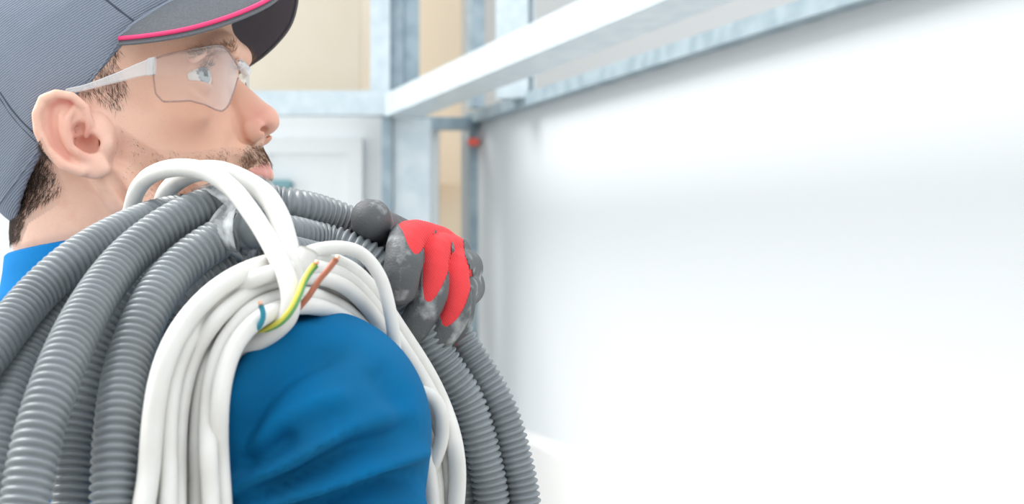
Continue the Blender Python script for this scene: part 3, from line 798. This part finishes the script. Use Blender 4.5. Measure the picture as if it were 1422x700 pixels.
#==CABLES==
M_cab = new_mat('white_cable_sheath', srgb(218, 217, 213), .42, spec=.4); noise_mix(M_cab, srgb(206, 204, 199), 40, .4, .8)
M_cu = new_mat('copper', (.85, .48, .32, 1), .3, .9)
M_gy = new_mat('yellow_insulation', srgb(214, 206, 84), .4)
M_gr = new_mat('green_insulation', srgb(96, 158, 92), .4)
M_brn = new_mat('brown_insulation', srgb(172, 106, 82), .42)
M_blu = new_mat('blue_insulation', srgb(30, 128, 150), .42)
coil = empty('cable_coil', tuple(W3([-100, 660, -60])))
tag(coil, 'coil of white electric cable slung over the blue shoulder with bared wire ends', 'cable')
outer = [(200,760,.575),(201,690,.58),(204,600,.59),(222,505,.60),(258,440,.613),(316,388,.63),(383,363,.65),(436,358,.675),(484,373,.70),(519,408,.72),(562,470,.745),(608,540,.75),(633,612,.752),(638,680,.755),(622,760,.76)]
inner = [(322,760,.60),(315,690,.60),(309,600,.60),(315,520,.605),(337,465,.615),(377,434,.63),(420,426,.65),(453,433,.68),(486,452,.705),(522,494,.725),(554,548,.735),(582,605,.74),(598,680,.745),(600,760,.75)]
def arc_param(P, n):
    P = catmull(P, 12); L = np.r_[0, np.cumsum(np.linalg.norm(np.diff(P, axis=0), axis=1))]
    s = np.linspace(0, L[-1], n); return np.stack([np.interp(s, L, P[:, i]) for i in range(3)], 1)
RO, RI = arc_param(pxpath(outer), 60), arc_param(pxpath(inner), 60)
sx = np.linspace(0, 1, 60)
# per strand: share across the band at left / top / right, depth shift (mm), radius
strs = [(.03,.00,.02,-4,5.0),(.29,.17,.20,-2,4.2),(.44,.35,.40,0,4.1),(.64,.54,.58,9,4.1),(.80,.73,.77,-1,4.2),(.96,.93,.95,-2,4.4),
        (.15,.09,.11,9,4.1),(.37,.27,.31,11,4.1),(.54,.46,.50,15,4.1),(.72,.64,.68,16,4.1),(.88,.84,.87,9,4.1)]
cpaths, crad = {}, {}
for i, (a, b, c, dz, r) in enumerate(strs):
    w = np.interp(sx, [0, .3, .5, .7, 1], [a, a*.6+b*.4, b, b*.4+c*.6, c])
    w = w+.022*np.sin(sx*9+i*2.1)+.012*np.sin(sx*17+i*1.3)
    P = RO*(1-w)[:, None]+RI*w[:, None]
    P = P*((P[:, 1]+dz)/P[:, 1])[:, None]
    # the coil closes below the picture, between arm and chest
    lo = np.array([mm(330+i*4, 880, 690), mm(440+i*3, 960, 770+i*2), mm(560, 890, 790+i)])
    P = resample(catmull(np.vstack([P[::4], P[-1:], lo[::-1]]), 10, closed=True), 5.0, True)
    cpaths['s%d' % i] = smooth_path(P, 4, True); crad['s%d' % i] = r
allp = dict(cpaths); allr = dict(crad)
for k in paths: allp[k] = paths[k]; allr[k] = HR
push(allp, allr, 30, move=set(cpaths))
for k, P in cpaths.items():
    V, Q = sweep(smooth_path(P, 3, True), crad[k], 14, closed=True)
    lo_ = fast_mesh('cable_loop', V, Q, M_cab, coil)
    if k == 's3': marked, mark_path = lo_, smooth_path(P, 3, True)
def cable(name, pts, r, mat, par, seg=16, flat=1., n=14):
    P = resample(catmull(pxpath(pts), n), 2.0)
    V, Q = sweep(P, r, seg, flat=flat)
    return fast_mesh(name, V, Q, mat, par), P
# worn printing on one loop, too small to read
M_ink = new_mat('dark_ink', srgb(70, 70, 72), .7)
qx_, qy_ = ray_px(mark_path); ii = np.where((qx_ > 490) & (qx_ < 560) & (qy_ < 520))[0]
if len(ii) > 3:
    P = resample(mark_path[ii], 1.3); T_, N_, B_2 = frames(P); V, Q = [], []
    for n_, p in enumerate(P):
        if n_ % 7 in (3, 6): continue
        out_ = -p/np.linalg.norm(p); out_ -= T_[n_]*out_.dot(T_[n_]); out_ /= np.linalg.norm(out_); w_ = np.cross(T_[n_], out_)
        c = p+(out_*.93+w_*.36)*4.12; k0 = len(V); hgt = .55+.35*((n_*5) % 3)/2
        V += [c-T_[n_]*.22-w_*hgt, c+T_[n_]*.22-w_*hgt, c+T_[n_]*.35+w_*hgt, c-T_[n_]*.1+w_*hgt]; Q.append([k0, k0+1, k0+2, k0+3])
    pm = fast_mesh('printed_marks', np.array(V), np.array(Q), M_ink, marked); pm['kind'] = 'stuff'
# the cable tied twice round the bundle
cable('tie_strand', [(176,330,.775),(182,292,.765),(192,262,.745),(212,242,.72),(247,233,.695),(287,239,.68),(322,262,.67),(350,297,.655),(375,337,.64),(396,380,.628),(404,412,.622),(399,440,.622),(380,460,.626),(352,476,.63),(330,486,.635)], 4.9, M_cab, coil)
cable('tie_strand', [(222,300,.79),(229,272,.775),(246,252,.755),(275,238,.715),(305,238,.695),(338,250,.69),(368,270,.685),(387,299,.675),(397,331,.66),(405,370,.645),(407,395,.642)], 5.6, M_cab, coil)
cable('cable_tail', [(404,372,.655),(420,356,.665),(440,347,.672),(474,344,.68),(504,354,.688),(528,385,.69),(541,430,.692),(547,470,.697),(548,505,.71),(545,545,.733)], 3.6, M_cab, coil)
e, _ = cable('cable_end', [(410,388,.648),(416,375,.648),(422,362,.65),(428,349,.652)], 5.6, M_cab, coil)
cable('cable_bight', [(560,560,.735),(575,547,.728),(592,546,.726),(606,558,.727),(614,582,.728),(613,612,.73),(604,640,.733),(594,668,.74),(588,700,.745)], 3.9, M_cab, coil)
def wire(name, pts, r, mat):
    o, P = cable(name, pts, r, mat, coil, 12)
    d = P[-1]-P[-4]; d /= np.linalg.norm(d)
    V, Q = sweep(np.array([P[-1]-d*.5, P[-1]+d*1.6, P[-1]+d*2.1]), np.array([r*.72, r*.72, r*.5]), 10)
    fast_mesh('copper_tip', V, Q, M_cu, o)
    return o, P
gyo, gyp = wire('green_yellow_wire', [(352,463,.628),(372,456,.622),(390,446,.618),(404,430,.616),(414,410,.617),(421,392,.62),(429,378,.622),(438,367,.622)], 1.5, M_gy)
V, Q = sweep(gyp+np.array([.75, -.35, -.55]), 1.1, 10); fast_mesh('green_stripe', V, Q, M_gr, gyo)
wire('brown_wire', [(400,446,.635),(412,431,.625),(428,412,.622),(444,388,.62),(456,374,.62),(467,360,.62)], 1.5, M_brn)
wire('blue_wire', [(336,466,.63),(348,462,.615),(359,454,.61),(365,442,.608),(365,432,.608),(362,424,.608)], 1.35, M_blu)

#==GLOVE==
M_red = new_mat('red_knit', srgb(236, 74, 78), .85, spec=.2); wave(M_red, 330, (0, .5, 0), .5, .0006, srgb(205, 55, 60), .6, .3)
M_coat = new_mat('grey_rubber_coating', srgb(88, 91, 93), .6, spec=.4)
noise_mix(M_coat, srgb(186, 189, 191), 75, .54, .80, 12); noise_bump(M_coat, 900, .5, .0008, 2)
G = Field((mm(480, 0, 750)[0], 740, mm(0, 520, 800)[2]), (mm(690, 0, 900)[0], 940, mm(0, 255, 840)[2]), 1.1)
fingers = [
 [(606,338,.835),(569,330,.778),(560,366,.758),(556,400,.762)],
 [(628,352,.840),(602,350,.790),(598,408,.773),(574,455,.775)],
 [(645,372,.845),(630,372,.800),(631,432,.784),(603,477,.786)],
 [(648,400,.852),(641,402,.812),(638,438,.800),(622,468,.802)]]
frad = [[12, 10.8, 10.9, 9.8], [12, 10.4, 10.0, 9.2], [12, 10.0, 9.8, 8.8], [11, 9.0, 8.6, 7.6]]
FF = []
for f, r in zip(fingers, frad):
    P = pxpath(f); Q3 = catmull(P, 4); rr = np.interp(np.linspace(0, 3, len(Q3)), [0, 1, 2, 3], r)
    one = G.like(); one.chain(Q3, rr-.3, 0); FF.append(one.F)
    G.F = smin(G.F, one.F, .5)
G.chain(pxpath([(606,345,.852),(640,395,.862),(590,440,.884)]), [15, 14, 18], 8)
G.chain(pxpath([(622,365,.86),(584,440,.886)]), [16, 20], 8)
G.chain(pxpath([(592,430,.882),(580,348,.872),(540,324,.83),(517,314,.79),(515,304,.776)]), [18, 15, 12.5, 12, 11.6], 4)
G.chain(pxpath([(584,436,.884),(572,450,.9)]), [24, 33], 8)
V, Q = nets(G.F, G.lo, G.h); V, Q = islands(relax(V, Q, 1), Q)[0]; glove = fast_mesh('glove', V, Q, M_red, person)
K = G.like(); K.F = G.F-.7
def red_zone(poly, y0, y1, fi=None):
    pp = px_poly(poly, (y0+y1)/2, True, 4)
    def f(Xx, Y, Z):
        d = poly_sdf(np.asarray(Xx, float)[:, :, 0], np.asarray(Z, float)[0], pp)[:, None, :]
        d = np.maximum(d, np.maximum(y0-Y, Y-y1))
        if fi is not None:
            sl = tuple(slice(int(round((a.flat[0]-K.lo[q])/K.h)), int(round((a.flat[0]-K.lo[q])/K.h))+a.size) for q, a in enumerate((Xx, Y, Z)))
            oth = np.minimum.reduce([FF[q][sl] for q in range(4) if q != fi]); d = np.maximum(d, FF[fi][sl]-oth)
        return d
    K.op(f, (pp[:, 0].min(), y0, pp[:, 1].min()), (pp[:, 0].max(), y1, pp[:, 1].max()), .6, 'sub')
red_zone([(545,294),(580,288),(602,312),(591,343),(582,353),(572,340),(564,322)], 740, 822, 0)
red_zone([(572,284),(618,302),(626,358),(623,376),(612,402),(600,417),(592,411),(590,380),(590,340)], 740, 822, 1)
red_zone([(598,310),(632,332),(650,372),(654,390),(647,420),(636,440),(622,452),(614,445),(610,412),(608,375),(606,348)], 740, 822, 2)
red_zone([(500,270),(536,268),(536,280),(517,279)], 740, 900)
red_zone([(556,270),(630,300),(650,372),(646,520),(610,520),(590,330)], 799, 940)
V, Q = nets(K.F, K.lo, K.h)
for v, q in islands(relax(V, Q, 1), Q):
    if len(q) > 60: fast_mesh('grip_coating', v, q, M_coat, glove)['label'] = 'scuffed grey rubber coating on the palm side'
# right hand at the end of the hanging arm, below the picture
G2 = Field((-130, 620, -800), (10, 760, -575), 2.2)
G2.chain([(-60, 690, -590), (-52, 694, -640), (-44, 696, -690)], [32, 30, 32], 4)
for i in range(4):
    y = 668+i*17; G2.chain([(-46, y, -690), (-36, y, -735), (-44, y, -770+abs(i-1.6)*8)], [11, 10, 9], 2)
G2.chain([(-48, 674, -640), (-22, 664, -675), (-16, 664, -705)], [15, 12, 10], 5)
G2.mesh('glove', M_coat, person, smooth=1)

#==CAP==
M_cap = new_mat('grey_twill', srgb(122, 130, 144), .9, spec=.2)
wave(M_cap, 230, (0, .62, 0), .5, .0008, srgb(154, 164, 180), .75, 1.2, 'Z')
M_brim = new_mat('charcoal_twill', srgb(104, 107, 111), .9, spec=.2); noise_mix(M_brim, srgb(113, 116, 121), 700, .35, .65); noise_bump(M_brim, 1200, .3, .0008)
M_under = new_mat('dark_brim_lining', srgb(104, 104, 110), .9, spec=.2); noise_bump(M_under, 1200, .3, .0008)
M_pink = new_mat('pink_piping', srgb(236, 62, 120), .6)
cap = empty('cap', tuple(W3(mm(120, 20, 900))))
tag(cap, 'grey twill baseball cap with pink piping on the brim, worn by the worker', 'cap')
K = Field((-424, 805, 10), (-172, 995, 250), 1.5)
cap_out = px_poly([(332,-12),(328,-45),(305,-88),(250,-120),(160,-134),(60,-124),(-30,-84),(-84,-12),(-98,80),(-86,150),(-58,210),(-20,262),(25,312),(90,330),(160,320),(230,250),(300,120),(325,40)], MID, n=5)
X3, Z3 = K.ax[0][:, None].astype(float), K.ax[2][None, :].astype(float)
dc = poly_sdf(X3, Z3, cap_out)
ayc = np.abs(K.ax[1].astype(float)-MID)
def dome(off, Wc):
    dep = 1.06*(-dc.min()); t = ayc/Wc
    g = dep*(1-np.sqrt(1-np.minimum(t, .998)**2))+np.maximum(t-.998, 0)*300
    return dc[:, None, :]+off+g[None, :, None]
body_c = dome(0, 83.); body_i = dome(3.6, 79.)
def half(p, q, y, up=1):
    """signed half-plane in x-z through two pixels; negative on the upper/left side"""
    a, b = mm(p[0], p[1], y)[[0, 2]], mm(q[0], q[1], y)[[0, 2]]; e = (b-a)/np.linalg.norm(b-a)
    return -((X3-a[0])*(-e[1])+(Z3-a[1])*e[0])
h1 = half((5, 275), (165, 58), 822); h2 = half((165, 58), (262, -2), 826)
cut = np.minimum(h1, h2)[:, None, :]
# wavy hem
K.F = np.maximum(np.maximum(body_c, -body_i), cut).astype(np.float32)
crown = K.mesh('crown', M_cap, cap, smooth=2)
KF = K.like(); KF.F = body_c.astype(np.float32)
M_seam = new_mat('seam_thread', srgb(74, 82, 96), .9)
def on_crown(pts, dz=0.):
    P = []
    for px, py in catmull(np.array([(a, b, 0) for a, b in pts], float), 10)[:, :2]:
        y = KF.hit(px, py)
        if y is not None: P.append(mm(px, py, y+dz))
    return np.array(P)
def seam(pts, r=.7, mat=M_seam):
    P = on_crown(pts)
    if len(P) > 3:
        for s in (-1, 1):
            Pm = P.copy()
            if s > 0: Pm[:, 1] = 2*MID-Pm[:, 1]
            V, Q = sweep(smooth_path(resample(Pm, 1.5), 3), r, 8); fast_mesh('seam', V, Q, mat, cap)
seam([(-30,90),(0,128),(15,150),(32,170),(54,191)])
seam([(-30,99),(0,137),(14,158),(30,177),(50,197)], .4)
seam([(100,-40),(148,0),(172,19),(192,34)], .8)
seam([(166,57),(150,79),(134,101),(119,121)], .9, M_cap)
seam([(54,207),(30,240),(6,273),(-20,308)], .9, M_cap)
# seam over the top and button
top_pts = [(-20,262),(-58,210),(-86,150),(-98,80),(-84,-12),(-30,-84),(60,-124),(160,-134),(250,-120),(305,-88),(328,-45)]
V, Q = sweep(resample(catmull(np.array([mm(a, b, MID) for a, b in top_pts]), 10), 2.0), 1.0, 8); fast_mesh('seam', V, Q, M_seam, cap)
bc = mm(112, -131, MID); V, Q = sweep(np.array([bc+np.array([0, 0, z]) for z in (-3, 0, 2.2, 3.6, 4.0)]), np.array([6.5, 6.8, 5.8, 3.2, .4]), 24); fast_mesh('button', V, Q, M_cap, cap)
# brim
root = [(166,56,.0765),(178,46,.076),(192,34,.0745),(225,14,.068),(262,-8,.055),(290,-28,.036),(302,-40,.016),(305,-44,0)]
edge = [(165,60,.0775),(200,57,.0815),(250,49.5,.0805),(300,36.5,.0695),(345,20,.0535),(378,3,.0375),(400,-18,.019),(408,-30,0)]
def half_curve(c):
    P = np.array([mm(p[0], p[1], (MID/1000-p[2])*1000) for p in c]); return P
def full_curve(c, n=60):
    P = half_curve(c); Mr = P[::-1].copy(); Mr[:, 1] = 2*MID-Mr[:, 1]
    return arc_param(np.vstack([P, Mr[1:]]), n)
Rc, Ec = full_curve(root, 81), full_curve(edge, 81)
def brim_surface(off):
    V = []; rows = 14
    for r in range(rows):
        f = r/(rows-1)
        P = Rc*(1-f)+Ec*f
        P = P+np.array([-.25, 0, .97])*(6.0*math.sin(math.pi*f)*np.sin(np.linspace(0, np.pi, 81)))[:, None]+np.array([-.2, 0, 1])*off
        V.append(P)
    return np.array(V)
def brim_sheet(name, o1, o2, mat, par):
    A, B = brim_surface(o1), brim_surface(o2); rows = A.shape[0]; n = 81
    V = np.vstack([A.reshape(-1, 3), B.reshape(-1, 3)]); Q = []; N = rows*n
    for r in range(rows-1):
        for i in range(n-1):
            Q.append([r*n+i, r*n+i+1, (r+1)*n+i+1, (r+1)*n+i]); Q.append([N+r*n+i, N+(r+1)*n+i, N+(r+1)*n+i+1, N+r*n+i+1])
    for i in range(n-1):
        Q.append([i, N+i, N+i+1, i+1]); b = (rows-1)*n; Q.append([b+i, b+i+1, N+b+i+1, N+b+i])
    for r in range(rows-1):
        Q.append([r*n, (r+1)*n, N+(r+1)*n, N+r*n]); e = n-1; Q.append([r*n+e, N+r*n+e, N+(r+1)*n+e, (r+1)*n+e])
    return fast_mesh(name, V, np.array(Q), mat, par)
brim = brim_sheet('brim', 1.3, 3.0, M_brim, cap)
brim_sheet('brim_lining', -1.0, 1.2, M_under, brim)
V, Q = sweep(Ec*.985+Rc*.015+np.array([0, 0, 3.0]), 1.5, 10); fast_mesh('piping', V, Q, M_pink, brim)
V, Q = sweep(resample(Ec+np.array([0, 0, -.6]), 1.5), 1.1, 8); fast_mesh('edge_binding', V, Q, M_brim, brim)
V, Q = sweep(resample(Rc+np.array([-.5, 0, 2.0]), 1.5), 1.3, 8); fast_mesh('brim_seam', V, Q, M_cap, brim)

#==GLASSES==
def clear_mat(name, tintc, base, rough, edge, coat=(.9, .92, .95, 1)):
    m = bpy.data.materials.new(name); m.use_nodes = True; n = m.node_tree.nodes; l = m.node_tree.links; n.clear()
    o = n.new('ShaderNodeOutputMaterial'); t = n.new('ShaderNodeBsdfTransparent'); t.inputs[0].default_value = tintc
    g = n.new('ShaderNodeBsdfGlossy'); g.inputs['Roughness'].default_value = rough; g.inputs[0].default_value = coat
    d = n.new('ShaderNodeBsdfDiffuse'); d.inputs[0].default_value = (.85, .86, .87, 1)
    lw = n.new('ShaderNodeLayerWeight'); lw.inputs['Blend'].default_value = .35
    mr = n.new('ShaderNodeMapRange'); mr.inputs['To Min'].default_value = base; mr.inputs['To Max'].default_value = edge
    l.new(lw.outputs['Facing'], mr.inputs['Value'])
    m1 = n.new('ShaderNodeMixShader'); m2 = n.new('ShaderNodeMixShader'); m2.inputs[0].default_value = .5
    l.new(g.outputs[0], m2.inputs[1]); l.new(d.outputs[0], m2.inputs[2])
    l.new(mr.outputs['Result'], m1.inputs[0]); l.new(t.outputs[0], m1.inputs[1]); l.new(m2.outputs[0], m1.inputs[2]); l.new(m1.outputs[0], o.inputs[0])
    return m
M_lens = clear_mat('clear_polycarbonate', (.985, .98, .975, 1), .035, .04, .40)
M_arm = clear_mat('milky_clear_plastic', (.95, .94, .93, 1), .45, .12, .85)
M_rim = clear_mat('lens_edge', (.72, .58, .52, 1), .15, .1, .35)
specs = empty('safety_glasses', tuple(W3(mm(280, 105, 850))))
tag(specs, 'clear wraparound safety glasses on the worker\'s face', 'glasses')
top = [(213,81),(225,77),(240,73),(262,69),(281,65.5),(298,62.5),(309,64),(317,71),(324,82),(330,92)]
bot = [(213,112),(215.5,130),(226,141),(246,140.5),(263,139.5),(283,144.5),(299,152),(308,154.5),(317,147),(324,128),(330,108)]
ydep = lambda px: np.interp(px, [200, 213, 230, 250, 270, 285, 300, 310, 320, 326, 330], [820, 821, 824.5, 829.5, 836, 842, 850.5, 857.5, 868, 878, 886])
pxs = np.r_[213, 213.6, 214.5, 216, 218, 221, np.arange(225, 330, 3.), 330]
TY = np.interp(pxs, *np.array(top).T); BY = np.interp(pxs, *np.array(bot).T)
def lens(s):
    rows = 16; V = []; Q = []
    for th_ in (0, 1.9):
        for i, p in enumerate(pxs):
            for r in range(rows):
                f = r/(rows-1); py = TY[i]*(1-f)+BY[i]*f
                y = ydep(p)+1.5*(2*f-1)**2+th_
                q = mm(p, py, ydep(p)); q[1] = y
                if s > 0: q[1] = 2*MID-q[1]
                V.append(q)
    nc = len(pxs); N = nc*rows
    for i in range(nc-1):
        for r in range(rows-1):
            a = i*rows+r; Q.append([a, a+1, a+rows+1, a+rows]); Q.append([N+a, N+a+rows, N+a+rows+1, N+a+1])
        a = i*rows; Q.append([a, a+rows, N+a+rows, N+a]); b = a+rows-1; Q.append([b, N+b, N+b+rows, b+rows])
    for r in range(rows-1):
        Q.append([r, N+r, N+r+1, r+1]); b = (nc-1)*rows+r; Q.append([b, b+1, N+b+1, N+b])
    V = np.array(V); Q = np.array(Q)
    if s > 0: Q = Q[:, ::-1]
    o = fast_mesh('lens', V, Q, M_lens, specs)
    # the cut edge of the lens
    E = np.vstack([[V[i*rows+rows-1] for i in range(nc)]]); Et = np.vstack([[V[i*rows] for i in range(nc)]]); El = V[:rows]
    for P in (np.vstack([El, E[1:]]), Et):
        v, q = sweep(resample(P, 1.5)+np.array([0, -.3*(1 if s < 0 else -1), 0]), .62, 6); fast_mesh('lens_edge', v, q, M_rim, o)
for s in (-1, 1): lens(s)
def temple(s):
    ks = [(214,79.5,102,820.5),(206,81.5,104,820),(190,88,107,819.5),(165,99,113.5,819),(140,109,119.5,819),(116,117.5,126,819),(90,123,131,818)]
    V = []; Q = []
    for px, a, b, y in ks:
        for yy in (y, y+2.4):
            for py in (a, b):
                q = mm(px, py, y); q[1] = yy if s < 0 else 2*MID-yy; V.append(q)
    for i in range(len(ks)-1):
        k = i*4
        for a, b in ((0, 1), (1, 3), (3, 2), (2, 0)): Q.append([k+a, k+b, k+4+b, k+4+a])
    Q += [[0, 2, 3, 1], [4*len(ks)-4+i for i in (0, 1, 3, 2)]]
    o = fast_mesh('temple', np.array(V), np.array(Q), M_arm, specs)
    for p in o.data.polygons: p.use_smooth = False
    bv = o.modifiers.new('bevel', 'BEVEL'); bv.width = .0007; bv.segments = 2
    V = []
    for px, a, b, y in ((215,79,103,819.6),(205,81,105,819.2)):
        for yy in (y-.6, y+3.6):
            for py in (a, b):
                q = mm(px, py, y); q[1] = yy if s < 0 else 2*MID-yy; V.append(q)
    Q = [[0, 1, 5, 4], [1, 3, 7, 5], [3, 2, 6, 7], [2, 0, 4, 6], [0, 2, 3, 1], [4, 5, 7, 6]]
    h = fast_mesh('hinge_block', np.array(V), np.array(Q), M_arm, o)
    for p in h.data.polygons: p.use_smooth = False
for s in (-1, 1): temple(s)
B_ = np.array([mm(329, 90, 884), mm(332, 89, 893), mm(333, 88.5, 900), mm(332, 89, 893), mm(329, 90, 884)])
B_[3, 1] = 907; B_[4, 1] = 916
V, Q = sweep(resample(catmull(B_, 8), 1.0), 3.6, 12, flat=1.0); V[:, 2] = V[:, 2]*1.0
fast_mesh('nose_bridge', V, Q, M_arm, specs)
